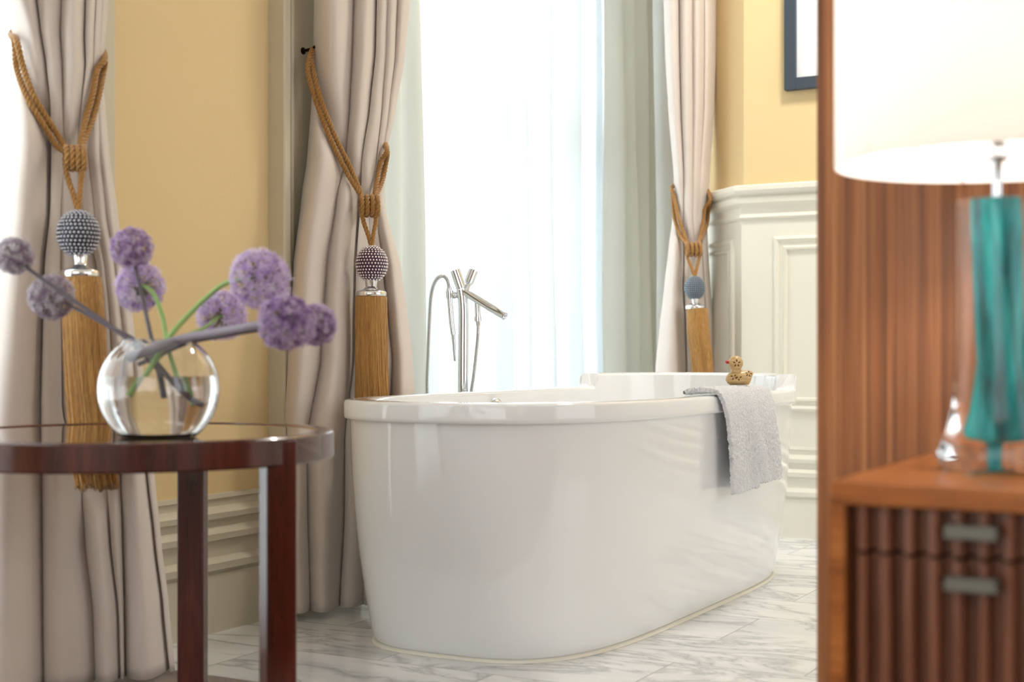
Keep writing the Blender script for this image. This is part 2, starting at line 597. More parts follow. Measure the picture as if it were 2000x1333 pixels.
def panel_frame(m, o, d, nrm, s0, s1, z0, z1):
    """Rectangular bolection moulding on a wall face: o + d*s in plan."""
    prof = [(0.0, 0.0), (0.004, 0.010), (0.012, 0.014), (0.020, 0.010), (0.024, 0.004), (0.038, 0.004), (0.044, 0.012), (0.052, 0.010), (0.058, -0.004)]
    o, d, nrm = Vector(o), Vector(d).normalized(), Vector(nrm).normalized()
    rings = []
    for inset, out in prof:
        ring = []
        for s, z in ((s0 + inset, z0 + inset), (s1 - inset, z0 + inset), (s1 - inset, z1 - inset), (s0 + inset, z1 - inset)):
            p = o + d * s + nrm * (0.012 + out)
            ring.append((p.x, p.y, z))
        rings.append(ring)
    m.rings(rings)


m = M()
for k in range(5):
    panel_frame(m, (5.36, -0.59), (0, -1), (-1, 0), 0.125 + k * 0.92, 0.125 + k * 0.92 + 0.80, 0.485, 1.165)
panel_frame(m, (5.36, -0.59), (1, 1), (-1, 1), 0.055, 0.40, 0.485, 1.165)
struct(m.build('trim_panels', CREAM, angle=25))

# windows: frame, sashes, panes
for i, (a, b) in enumerate(WIN):
    y0, y1 = 0.42, 0.48
    m = M()
    m.box((a, y0, 0), (b, y1, 0.12)); m.box((a, y0, HEAD - 0.1), (b, y1, HEAD))
    m.box((a, y0, 0), (a + 0.09, y1, HEAD)); m.box((b - 0.09, y0, 0), (b, y1, HEAD))
    mid = (a + b) / 2
    m.box((mid - 0.045, y0, 0.1), (mid + 0.045, y1, HEAD - 0.05))
    for x0, x1 in ((a, mid), (mid, b)):
        m.box((x0, y0 + 0.005, 1.62), (x1, y1 - 0.005, 1.70))
    wf = struct(m.build('window_%d' % (i + 1), WHITE, smooth=False, bevel=0.004))
    g = M()
    g.box((a + 0.05, 0.448, 0.08), (b - 0.05, 0.452, HEAD - 0.05))
    g.build('pane', PANE, wf, smooth=False)


# ------------------------------------------------------------------ hanging cloth
def pleated(name, u0, u1, y, z0, z1, n, amp, mat_, seed, label, cat, flare=0.0, group=None, edge=0.0, lap=0.0):
    """Sheet of cloth hung along X with soft irregular pleats."""
    rnd = random.Random(seed)
    ws = [rnd.uniform(0.6, 1.4) for _ in range(n)]
    tot = sum(ws)
    cuts = [0]
    for q in ws: cuts.append(cuts[-1] + q / tot)
    amps = [rnd.uniform(0.6, 1.2) * amp for _ in range(n)]
    cols = []
    for k in range(n):
        for j in range(10):
            v = j / 10
            s = cuts[k] + (cuts[k + 1] - cuts[k]) * v
            fold_over = lap * (ws[k] - 0.5) / (u1 - u0) * sin(2 * pi * v)      # the cloth doubles back over itself
            cols.append((s + fold_over, (0.5 - 0.5 * cos(2 * pi * v)) * amps[k], k))
    cols.append((1.0, 0.0, n - 1))
    rings = []
    nz = 26
    for r in range(nz + 1):
        q = r / nz
        z = z0 + (z1 - z0) * q
        row = []
        for s, b, k in cols:
            uu = u0 + (u1 - u0) * s
            uu += flare * (1 - q) * (s - 0.5) + edge * (1 - q) ** 2 * s
            wob = 0.012 * sin(3.1 * z + 9 * s + seed) * (1 - q)
            row.append((uu + wob * 0.5, y - b * (0.55 + 0.45 * (1 - q)) + wob, z))
        rings.append(row)
    m = M(); m.rings(rings, False)
    o = m.build(name, mat_, smooth=True, angle=75)
    sd = o.modifiers.new('thick', 'SOLIDIFY'); sd.thickness = 0.0015; sd.offset = 0
    return tag(o, label, cat, group)


pleated('sheer_curtain', 3.45, 6.33, 0.33, 0.012, 3.0, 13, 0.07, SHEER, 3, 'white sheer voile curtain glowing across the tall window behind the bathtub', 'curtain', lap=0.17)
pleated('sheer_curtain', -0.17, 2.375, 0.10, 0.012, 3.0, 20, 0.045, SHEER, 5, 'bright white sheer curtain at far left edge behind the leftmost beige curtain', 'curtain')
pleated('window_drape', 3.45, 4.20, 0.20, 0.012, 3.0, 6, 0.085, GREYDRAPE, 11, 'pale grey drape beside the bath tap, between beige curtain and white sheer', 'curtain', 0, 'pale grey inner drapes', 0.06)
pleated('window_drape', 5.76, 6.27, 0.20, 0.012, 3.0, 4, 0.10, GREYDRAPE, 17, 'pale grey pleated drape hanging right of the white sheer, behind the far beige curtain', 'curtain', 0, 'pale grey inner drapes', 0.03)


def lerp_rows(rows, py):
    if py <= rows[0][0]: return rows[0][1], rows[0][2]
    for a, b in zip(rows, rows[1:]):
        if py <= b[0]:
            k = (py - a[0]) / (b[0] - a[0])
            k = k * k * (3 - 2 * k) * 0.35 + k * 0.65
            return a[1] + (b[1] - a[1]) * k, [p + (q - p) * k for p, q in zip(a[2], b[2])]
    return rows[-1][1], rows[-1][2]


class Curtain:
    """A tied-back curtain: rows of fold lines measured on the cloth, swept round a bundle of real depth."""
    def __init__(self, rows, wf, ztop, zhem, lobe=0.65, seed=0, slant=(0.0, 0.0)):
        self.slant = slant
        self.rows, self.wf, self.ztop, self.zhem, self.lobe, self.seed = rows, wf, ztop, zhem, lobe, seed
        self.rope = []

    def pinch(self, px, py, lines=None):
        d = 1e9
        for line in (self.rope if lines is None else lines):
            for a, b in zip(line, line[1:]):
                ax, ay, bx, by = a[0], a[1], b[0], b[1]
                L = (bx - ax) ** 2 + (by - ay) ** 2
                k = max(0, min(1, ((px - ax) * (bx - ax) + (py - ay) * (by - ay)) / (L + 1e-9)))
                d = min(d, sqrt((px - ax - k * (bx - ax)) ** 2 + (py - ay - k * (by - ay)) ** 2))
        return d

    def lean(self, d):
        return d * self.slant[0 if d < 0 else 1]

    def depth(self, px, py, lobes=True):
        tc, xs = lerp_rows(self.rows, py)
        xl, xr = xs[0], xs[-1]
        cx, hw = (xl + xr) / 2, (xr - xl) / 2
        q = max(-1, min(1, (px - cx) / hw))
        t = tc + self.lean(px - cx) - self.wf * sqrt(max(0, 1 - 0.97 * q * q))
        mpp = tc / F
        d = self.pinch(px, py) * mpp
        dv_ = self.pinch(px, py, self.valley) * mpp
        flat = (1 - 0.75 * exp(-(d / 0.035) ** 2)) * (1 - 0.8 * exp(-(dv_ / 0.045) ** 2))
        if lobes:
            for k in range(len(xs) - 1):
                if xs[k] <= px <= xs[k + 1] and xs[k + 1] > xs[k]:
                    v = (px - xs[k]) / (xs[k + 1] - xs[k])
                    wd = (xs[k + 1] - xs[k]) * mpp
                    rise = min(wd * self.lobe * min(1.2, 0.45 + wd / 0.07), 0.07) * (0.75 + 0.5 * ((k * 7 + self.seed * 3) % 5) / 4)
                    t += rise * 0.5 - rise * sin(pi * v) ** 0.85 * flat
                    break
        t += 0.016 * exp(-(d / 0.022) ** 2)
        if lobes: t += 0.045 * exp(-(dv_ / 0.045) ** 2)
        t += (0.007 * noise.noise(Vector((px * mpp * 14 + self.seed, py * mpp * 2.2, 0))) + 0.0022 * noise.noise(Vector((px * mpp * 40 + self.seed, py * mpp * 9, 3)))) * flat
        return t

    def build(self, label):
        root_t, xs0 = lerp_rows(self.rows, self.rows[-1][0])
        m = M()
        rings = []
        nz = 110
        for r in range(nz + 1):
            z = self.ztop + (self.zhem - self.ztop) * r / nz
            tc = self.rows[0][1]
            for _ in range(3):
                py = HOR - (z - CAM.z) / (tc / F)
                tc, xs = lerp_rows(self.rows, py)
            xl, xr = xs[0], xs[-1]
            cx, hw = (xl + xr) / 2, (xr - xl) / 2
            cols = []
            for k in range(len(xs) - 1):
                nn = 14
                for j in range(nn):
                    v = j / nn
                    v = 0.5 - 0.5 * cos(pi * v) if True else v
                    cols.append(xs[k] + (xs[k + 1] - xs[k]) * v)
            cols.append(xr)
            row = []

            def put(px, t):
                p = CAM + RGT * ((px - 1000) / F * t) + FWD * t
                row.append((p.x, p.y, z))
            for a in (150, 135, 120, 105):
                put(cx - hw * sin(math.radians(a)) * 0.985, tc + self.lean(-hw * sin(math.radians(a))) - self.wf * 0.9 * cos(math.radians(a)))
            for px in cols:
                put(px, self.depth(px, py))
            for a in (105, 120, 135, 150):
                put(cx + hw * sin(math.radians(a)) * 0.985, tc + self.lean(hw * sin(math.radians(a))) - self.wf * 0.9 * cos(math.radians(a)))
            rings.append(row)
        m.rings(rings, False)
        o = m.build('curtain', TAUPE, smooth=True, angle=85)
        sd = o.modifiers.new('thick', 'SOLIDIFY'); sd.thickness = 0.002; sd.offset = -1
        return tag(o, label, 'curtain', 'beige tied-back curtains')


C1 = Curtain([(-900, 3.06, [-30, 66, 124, 176, 200, 214, 228]), (0, 3.06, [4, 69, 120, 168, 188, 200, 212]), (84, 3.06, [25, 80, 116, 166, 184, 196, 206]),
              (140, 3.06, [33, 90, 120, 168, 183, 192, 199]), (210, 3.06, [28, 98, 122, 160, 178, 192, 206]), (300, 3.06, [18, 100, 124, 150, 172, 195, 214]),
              (420, 3.06, [4, 98, 118, 163, 185, 207, 231]), (525, 3.06, [-8, 87, 117, 190, 205, 224, 244]), (620, 3.07, [-20, 84, 118, 200, 214, 236, 260]),
              (800, 3.08, [-40, 80, 120, 203, 222, 266, 285]), (930, 3.09, [-55, 82, 158, 208, 234, 288, 302]), (1050, 3.10, [-60, 83, 166, 216, 238, 302, 314]),
              (1190, 3.10, [-65, 84, 182, 232, 241, 319, 330]), (1340, 3.10, [-70, 86, 186, 236, 243, 333, 344])], 0.10, 2.95, 0.012, seed=1, slant=(0.0011, 0.00025))
C2 = Curtain([(-900, 4.0, [606, 690, 742, 768, 792, 822]), (0, 4.0, [613, 692, 736, 757, 776, 800]), (105, 4.0, [612, 689, 734, 754, 772, 791]), (210, 4.0, [608, 684, 723, 747, 760, 773]),
              (315, 3.99, [600, 676, 707, 736, 746, 751]), (390, 3.98, [589, 658, 704, 720, 731, 750]), (525, 3.98, [573, 638, 695, 726, 747, 784]),
              (620, 3.97, [568, 631, 693, 731, 757, 797]), (700, 3.97, [562, 626, 692, 736, 765, 806]), (850, 3.96, [555, 598, 674, 715, 760, 816]),
              (1000, 3.95, [560, 600, 673, 712, 756, 812]), (1210, 3.94, [568, 606, 662, 708, 750, 800])], 0.078, 2.95, 0.022, seed=2, slant=(0.0013, 0.0006))
C3 = Curtain([(-600, 5.76, [1290, 1326, 1352, 1378, 1404]), (0, 5.76, [1296, 1327, 1352, 1376, 1399]), (105, 5.76, [1299, 1328, 1352, 1376, 1398]), (210, 5.76, [1305, 1330, 1353, 1375, 1395]),
              (350, 5.76, [1316, 1336, 1352, 1367, 1386]), (430, 5.76, [1313, 1336, 1352, 1365, 1381]), (480, 5.76, [1306, 1337, 1356, 1372, 1383]),
              (560, 5.76, [1297, 1336, 1358, 1376, 1388]), (640, 5.76, [1288, 1340, 1362, 1382, 1393]), (720, 5.76, [1280, 1342, 1366, 1386, 1396]),
              (1030, 5.76, [1268, 1340, 1368, 1392, 1404])], 0.078, 2.95, 0.02, seed=3, slant=(0.0, 0.0017))
C1.valley = [[(148, 345), (153, 457), (158, 540), (165, 700), (174, 800), (190, 948)]]
C2.valley = [[(722, 430), (726, 516), (725, 620), (728, 800), (730, 900)]]
C3.valley = [[(1354, 505), (1357, 563), (1362, 603), (1371, 710), (1376, 870)]]
C1.rope = [[(30, 80), (38, 130), (60, 190), (90, 240), (115, 280), (140, 303)], [(158, 303), (172, 240), (187, 185), (196, 138)]]
C2.rope = [[(600, 98), (606, 135), (620, 190), (648, 265), (682, 335), (712, 388)], [(731, 392), (742, 352), (749, 316)]]
C3.rope = [[(1315, 380), (1321, 425), (1334, 462), (1344, 482)], [(1366, 482), (1376, 442), (1380, 410)]]
C1.build('large beige curtain at left, behind the round table with allium vase')
C2.build('beige curtain tied back against the casing at the near end of the bathtub')
C3.build('beige curtain furthest away, between pale grey drape and cream wainscot')


# ------------------------------------------------------------------ tasselled tiebacks
def twisted(m, path, r, pitch, strands=3):
    """A laid rope: strands twisted round a path."""
    pts = [Vector(p) for p in path]
    # resample evenly
    seg = [0]
    for a, b in zip(pts, pts[1:]): seg.append(seg[-1] + (b - a).length)
    L = seg[-1]
    n = max(8, int(L / (pitch / 10)))
    ev = []
    k = 0
    for i in range(n + 1):
        s = L * i / n
        while k < len(seg) - 2 and seg[k + 1] < s: k += 1
        f = (s - seg[k]) / max(seg[k + 1] - seg[k], 1e-9)
        ev.append(pts[k].lerp(pts[k + 1], f))
    up = None
    frames = []
    for i, p in enumerate(ev):
        d = (ev[min(i + 1, n)] - ev[max(i - 1, 0)]).normalized()
        if up is None: up = d.orthogonal().normalized()
        up = (up - d * up.dot(d)).normalized()
        frames.append((p, up.copy(), d.cross(up)))
    for sidx in range(strands):
        line = []
        for i, (p, u, s) in enumerate(frames):
            a = 2 * pi * sidx / strands + 2 * pi * (L * i / n) / pitch
            line.append(p + (u * cos(a) + s * sin(a)) * r * 0.54)
        m.tube(line, r * 0.50, 8)


def tieback(C, label, hook, left, right, knot, vee, ball, ball_t, brx, brz, disc, skirt, ground, rr, bead):
    """left/right: rope lines on the cloth; knot: box; vee: knot feet; ball: centre; skirt: (x, y, half width) rows."""
    root = thing('curtain_tieback', at(ball[0], ball[1], ball_t), label, 'curtain tieback', 'tasselled curtain tiebacks')
    mp = ball_t / F

    def on(px, py, lift=0.0):
        return at(px, py, C.depth(px, py, False) - 0.012 - rr - lift)
    m = M()
    kx, ky = (knot[0] + knot[2]) / 2, (knot[1] + knot[3]) / 2
    kt = min(C.depth(kx, ky, False) - 0.02, ball_t + 0.03)
    for side in (-1, 1):
        off = side * rr / mp * 0.98
        pts = []
        for i, (x, y) in enumerate(left):
            a, b = left[max(i - 1, 0)], left[min(i + 1, len(left) - 1)]
            dx, dy = b[0] - a[0], b[1] - a[1]
            l = sqrt(dx * dx + dy * dy)
            k = 0.35 if i == 0 else 1
            pts.append(on(x - dy / l * off * k, y + dx / l * off * k))
        if hook is not None: pts[0] = Vector(hook) + Vector((0, 0, side * 0.002))
        pts[-1] = at(kx - (4 + 4 * (side > 0)), ky - 8 * side, kt)
        if hook is None:
            tcc, xs = lerp_rows(C.rows, left[0][1])
            pts = [at(xs[0] + 8, left[0][1] - 26, tcc + 0.05), at(xs[0] - 3, left[0][1] - 12, tcc - 0.02)] + pts
        twisted(m, spline(pts, 8), rr, rr * 4.4)
        pts = []
        for i, (x, y) in enumerate(right):
            a, b = right[max(i - 1, 0)], right[min(i + 1, len(right) - 1)]
            dx, dy = b[0] - a[0], b[1] - a[1]
            l = sqrt(dx * dx + dy * dy)
            pts.append(on(x - dy / l * off, y + dx / l * off))
        pts[0] = at(kx + 6, ky - 6 * side, kt)
        tcc, xs = lerp_rows(C.rows, right[-1][1])
        pts += [at(xs[-1] + 5, right[-1][1] - 22, tcc - 0.015), at(xs[-1] - 4, right[-1][1] - 45, tcc + 0.05), at(kx, right[-1][1] - 75, tcc + C.wf * 0.8)]
        twisted(m, spline(pts, 8), rr, rr * 4.4)
    m.build('rope', ROPE, root)
    # the hitch: cord wrapped down over the ropes, and its two legs
    m = M()
    nw = 4
    for k in range(nw):
        x = knot[0] + (knot[2] - knot[0]) * (k + 0.5) / nw
        y0, y1 = knot[1], knot[3]
        loop = []
        for j in range(17):
            a = 2 * pi * j / 16
            loop.append(at(x + 2 * sin(a), ky - (y1 - y0) / 2 * cos(a) * 0.9, kt - 0.004 - 0.022 * sin(a)))
        twisted(m, loop, rr * 0.9, rr * 5)
    bt = at(ball[0], ball[1], ball_t) + Vector((0, 0, brz))
    for x, y in vee:
        p0 = at(x, y, kt - 0.012)
        twisted(m, spline([at(x, ky, kt - 0.022), p0, p0.lerp(bt, 0.6), bt + Vector((0, 0, -0.004))], 8), rr * 0.9, rr * 5)
    m.build('knot', ROPE, root)
    c = at(ball[0], ball[1], ball_t)
    m = M(); m.ball(c, brx, brx, brz, 40, 24)
    bo = m.build('bead_ball', ground, root)
    m = M()
    nr = 18
    rb = pi * brz / nr * 0.36
    for j in range(1, nr):
        a = -pi / 2 + pi * j / nr
        ring = brx * cos(a)
        n = max(5, int(2 * pi * ring / (rb * 2.75)))
        for i in range(n):
            b = 2 * pi * (i + 0.5 * (j % 2)) / n
            m.ball(c + Vector((ring * cos(b), ring * sin(b), brz * sin(a))), rb, n=8, m=5)
    m.build('beads', bead, bo, fix=False)
    dz = at(disc[0], disc[1], ball_t)
    bot = c.z - brz
    h = bot - dz.z
    dr = disc[2] * mp
    m = M()
    m.lathe((dz.x, dz.y, dz.z), [(0.004, -0.008), (dr * 0.96, -0.008), (dr, -0.004), (dr, 0.003), (dr * 0.92, 0.007), (dr * 0.6, 0.010), (dr * 0.42, 0.016),
            (dr * 0.36, h * 0.6), (dr * 0.42, h + 0.004), (dr * 0.46, h + 0.010), (0.004, h + 0.012)], 40)
    m.build('silver_collar', SILVER, root)
    rnd = random.Random(int(ball[0]))
    N = 260
    jit = [rnd.uniform(0.93, 1.03) for _ in range(N)]
    tipz = [rnd.uniform(-0.012, 0.008) for _ in range(N)]
    cen = spline([Vector((x, y, hw)) for x, y, hw in skirt], 6)
    rings = []
    ns = len(cen)
    for r, (x, y, hw) in enumerate(cen):
        cc = at(x, y, ball_t)
        q = r / (ns - 1)
        row = []
        for i in range(N):
            tw = 2 * pi * i / N + 0.35 * q
            j = 1 + (jit[i] - 1) * (0.3 + 0.7 * q)
            rad = hw * mp * j
            row.append((cc.x + rad * cos(tw), cc.y + rad * sin(tw), cc.z + (tipz[i] if r == ns - 1 else 0)))
        rings.append(row)
    m = M(); m.rings(rings, True, True, True)
    m.build('tassel_skirt', GOLD, root, angle=80)
    return root


hook2 = Vector((3.176, -0.108, at(0, 98, 3.91).z))
tieback(C1, 'golden rope tieback with slate beaded ball, on the large curtain behind the alliums', None, C1.rope[0], C1.rope[1], (124, 284, 168, 334), [(130, 338), (160, 338)],
        (153, 457), 2.90, 0.0415, 0.0475, (156, 534, 37), [(160, 541, 36), (162, 600, 40), (167, 700, 41), (174, 800, 42), (182, 890, 42), (190, 948, 41)], SLATE, 0.0068, BEADG)
tieback(C2, 'golden rope tieback with plum beaded ball, hanging just behind the bathtub rim', hook2, C2.rope[0], C2.rope[1], (701, 381, 742, 424), [(709, 428), (734, 432)],
        (726, 516), 3.88, 0.0425, 0.0490, (725, 574, 30), [(725, 580, 31), (725, 640, 32), (726, 720, 32), (728, 800, 33), (730, 880, 33)], PLUM, 0.0072, BEAD)
tieback(C3, 'golden rope tieback with blue grey beaded ball, furthest one before cream wainscot', None, C3.rope[0], C3.rope[1], (1338, 474, 1371, 501), [(1343, 503), (1366, 503)],
        (1357, 563), 5.60, 0.0400, 0.0465, (1358, 600, 20), [(1362, 603, 21), (1364, 650, 22), (1371, 710, 21), (1375, 790, 22), (1376, 860, 22)], BLUEGREY, 0.0078, BEADB)
m = M()
m.tube([Vector((3.186, WY - 0.026, hook2.z + 0.002)), Vector((3.182, WY - 0.05, hook2.z + 0.002)), hook2 + Vector((0, 0, 0.002)), hook2 + Vector((-0.002, -0.010, 0.007))], [0.0045, 0.0045, 0.0045, 0.0035], 10)
m.lathe((3.186, WY - 0.0285, hook2.z + 0.002), [(0.002, 0), (0.010, 0), (0.009, 0.004), (0.004, 0.006)], 20, (0, -1, 0))
tag(m.build('wall_hook', IRON), 'small dark metal hook on the beige casing holding the golden rope end', 'hook')

# ------------------------------------------------------------------ bathtub
U0, U1, V0, V1 = 2.736, 4.703, -1.131, -0.320
RIMZ, LIP = 0.597, 0.046


def oval(inset_l, inset_r, inset_s, nx, ny, n=144):
    u0, u1, v0, v1 = U0 + inset_l, U1 - inset_r, V0 + inset_s, V1 - inset_s
    cu, cv, A, B = (u0 + u1) / 2, (v0 + v1) / 2, (u1 - u0) / 2, (v1 - v0) / 2
    pts = []
    # even spacing
    raw = []
    for i in range(n * 8):
        a = 2 * pi * i / (n * 8)
        ca, sa = cos(a), sin(a)
        raw.append(Vector((cu + A * math.copysign(abs(ca) ** (2 / nx), ca), cv + B * math.copysign(abs(sa) ** (2 / ny), sa))))
    raw.append(raw[0])
    acc = [0]
    for a, b in zip(raw, raw[1:]): acc.append(acc[-1] + (b - a).length)
    k = 0
    for i in range(n):
        s = acc[-1] * i / n
        while acc[k + 1] < s: k += 1
        f = (s - acc[k]) / max(acc[k + 1] - acc[k], 1e-9)
        pts.append(raw[k].lerp(raw[k + 1], f))
    return pts


def raised(u):
    k = max(0, min(1, (u - 4.362) / 0.014))
    return 0.046 * k * k * (3 - 2 * k)


tub = thing('bathtub', (3.72, -0.725, 0), 'white glossy oval freestanding bathtub with raised headrest end, on marble floor', 'bathtub')


def ring(ins, z, nx=4.5, ny=2.37, lift=1.0):
    o = oval(ins, ins, ins, nx, ny, 420)
    return [(p.x, p.y, z + raised(p.x) * lift) for p in o]


# outer skirt
rings = []
for q in [0, 0.01, 0.03, 0.06, 0.12, 0.2, 0.3, 0.4, 0.5, 0.6, 0.7, 0.8, 0.9, 1.0]:
    z = 0.008 + (RIMZ - LIP + 0.004 - 0.008) * q
    k = 1 - q
    rr_ = 0.006 * exp(-q / 0.015)
    bulge = 0.012 * sin(pi * q)
    il, ir, isd = 0.016 + (0.098 - 0.016) * k - bulge + rr_, 0.016 + (0.106 - 0.016) * k - bulge + rr_, 0.014 + (0.072 - 0.014) * k - bulge * 0.8 + rr_
    o = oval(il, ir, isd, 4.5, 2.37 + 0.9 * k, 420)
    rings.append([(p.x, p.y, z) for p in o])
m = M(); m.rings(rings, True, True, False)
m.build('outer_shell', ACRYL, tub, angle=60)
# rim: lip face, rounded top, inner edge
m = M()
rr = [ring(0.020, RIMZ - LIP, lift=0), ring(0.004, RIMZ - LIP, lift=0), ring(0.0, RIMZ - LIP + 0.004, lift=0), ring(0.0, RIMZ - LIP + 0.010, lift=0.1), ring(0.0, RIMZ - 0.008), ring(0.002, RIMZ - 0.003), ring(0.007, RIMZ),
      ring(0.020, RIMZ + 0.001), ring(0.046, RIMZ + 0.001), ring(0.056, RIMZ - 0.002), ring(0.062, RIMZ - 0.008)]
m.rings(rr)
m.build('rim', ACRYL, tub, angle=60)
m = M()
rr = [ring(0.0622, RIMZ - 0.0082)]
for q in [0.05, 0.12, 0.25, 0.4, 0.55, 0.7, 0.82, 0.9, 0.96, 1.0]:
    z = RIMZ - 0.0082 - 0.47 * q
    ins = 0.0622 + 0.05 * q + 0.14 * max(0, q - 0.7) ** 1.6 / 0.3 ** 1.6
    rr.append(ring(ins, z, 4.5 - 1.2 * q, 2.37, lift=(1 - q) ** 2))
m.rings(rr, True, False, True)
m.build('basin', ACRYL, tub, angle=60)
# sealant bead along the floor
m = M()
o1 = oval(0.098, 0.106, 0.072, 4.5, 3.27, 420)
cv = Vector((3.72, -0.725))
prof = [(0.010, 0.0005), (-0.003, 0.0005), (-0.0025, 0.003), (0.001, 0.006), (0.005, 0.008), (0.010, 0.0085)]
rings = []
for off, z in prof:
    o = oval(0.098 + off, 0.106 + off, 0.072 + off, 4.5, 3.27, 420)
    rings.append([(p.x, p.y, z) for p in o])
m.rings(rings)
m.build('sealant_bead', CAULK, tub)
# overflow cover on the inner back wall
m = M()
oc = Vector((3.70, -0.392, 0.553))
m.lathe(oc, [(0.002, 0.016), (0.013, 0.016), (0.020, 0.012), (0.024, 0.004), (0.024, -0.010)], 32, (0, -1, 0.05))
m.build('overflow_knob', CHROME, tub)

# ------------------------------------------------------------------ floor-standing bath tap
T = 4.40
bx = at(904, 692, T)
tap = thing('bath_tap', (bx.x, bx.y, 0), 'tall chrome floor-standing bath tap with hand shower, behind the bathtub', 'tap')
m = M()
A0 = Vector((bx.x, bx.y, 0.0005))
el = at(905, 583, T)
m.tube([A0, A0 + Vector((0, 0, 0.4)), at(905, 610, T), at(904.5, 596, T), at(903.5, 582, T), at(901, 566, T)], 0.0165, 24)
m.lathe(A0, [(0.045, 0), (0.045, 0.008), (0.04, 0.012), (0.0165, 0.012)], 32)
m.build('column', CHROME, tap)
m = M()
m.tube([at(900.3, 563, T), at(888.5, 528, T)], 0.0155, 24)
m.tube([at(900.7, 564.5, T), at(900.1, 562.8, T)], 0.0135, 24)
m.build('control_knob', CHROME, tap)
m = M()
m.tube([at(909, 571, T), at(914.5, 556, T + 0.012), at(915.5, 553, T + 0.014)], [0.009, 0.009, 0.0145], 24)
m.tube([at(915, 553.5, T + 0.013), at(924.5, 529, T + 0.022)], 0.0150, 24)
m.build('lever', CHROME, tap)
m = M()
s0, s1 = at(905, 569, T - 0.002), at(984, 617, T - 0.065)
dv = (s1 - s0)
sm = s0 + dv * 0.62
m.tube([s0, s0 + dv * 0.3, sm], 0.0125, 24)
m.tube([sm, sm + dv * 0.012], 0.0112, 24)
m.tube([sm + dv * 0.012, s1], 0.0128, 24)
m.lathe(s1, [(0.0128, 0), (0.0132, 0.002), (0.0132, 0.005), (0.010, 0.005), (0.009, 0.001), (0.001, 0.001)], 24, tuple(dv))
m.build('spout', CHROME, tap)
m = M()
h0 = at(932, 590, T - 0.018); h1 = at(933.5, 622, T - 0.018)
m.tube([h0, h1], 0.0095, 20)
m.tube([at(933.2, 619, T - 0.018), at(933.6, 628, T - 0.018)], 0.0120, 20)
m.tube([at(933.6, 628, T - 0.018), at(934, 637, T - 0.018)], [0.008, 0.0065], 20)
m.build('hose_outlet', CHROME, tap)


def ribbed(path, r):
    mm = M()
    pts = spline(path, 12)
    seg = [0]
    for a, b in zip(pts, pts[1:]): seg.append(seg[-1] + (b - a).length)
    L = seg[-1]
    step = 0.0011
    n = int(L / step)
    ev, k = [], 0
    for i in range(n + 1):
        s = L * i / n
        while k < len(seg) - 2 and seg[k + 1] < s: k += 1
        ev.append(pts[k].lerp(pts[k + 1], (s - seg[k]) / max(seg[k + 1] - seg[k], 1e-9)))
    mm.tube(ev, [r * (1.0 if (i % 4) in (0, 1) else 0.66) for i in range(n + 1)], 12)
    return mm


ribbed([at(934, 636, T - 0.018), at(933, 660, T - 0.02), at(929, 700, T - 0.02), at(923, 748, T - 0.01), at(912, 800, T + 0.0), at(890, 850, T + 0.02), at(860, 860, T + 0.04), at(840, 820, T + 0.05),
        at(834, 763, T + 0.05), at(836, 690, T + 0.05), at(839, 620, T + 0.04), at(843, 572, T + 0.035), at(852, 547, T + 0.03), at(864, 539.5, T + 0.02), at(873, 546, T + 0.012), at(877, 562, T + 0.008)], 0.0068).build('shower_hose', HOSE, tap, angle=80)
m = M()
m.tube([at(877, 560, T + 0.008), at(877.5, 568, T + 0.008), at(878, 584, T + 0.008)], [0.0075, 0.0095, 0.0095], 18)
m.tube([at(878.5, 584, T + 0.006), at(882, 630, T + 0.004), at(885.5, 655, T + 0.002)], [0.0092, 0.0088, 0.0082], 18)
m.tube([at(885.5, 655, T + 0.002), at(887, 680, T + 0.002), at(888.5, 706, T + 0.002)], [0.0068, 0.0056, 0.0042], 18)
m.build('hand_shower', CHROME, tap)
m = M()
m.tube([at(878, 568, T + 0.008), at(879, 584, T + 0.008)], 0.0125, 20)
m.ball(at(887, 577, T + 0.002), 0.0115, n=20, m=12)
m.tube([at(879, 577, T + 0.006), at(901, 580, T)], 0.0065, 14)
m.build('shower_cradle', CHROME, tap)


# ------------------------------------------------------------------ towel on the rim
def near_side(u, ins=0.0):
    cu, A = (U0 + U1) / 2, (U1 - U0) / 2 - ins
    B = (V1 - V0) / 2 - ins
    q = min(1, abs((u - cu) / A))
    return (V0 + V1) / 2 - B * (1 - q ** 4.5) ** (1 / 2.37)


TU0, TU1 = 3.572, 3.990
m = M()
NU = 190
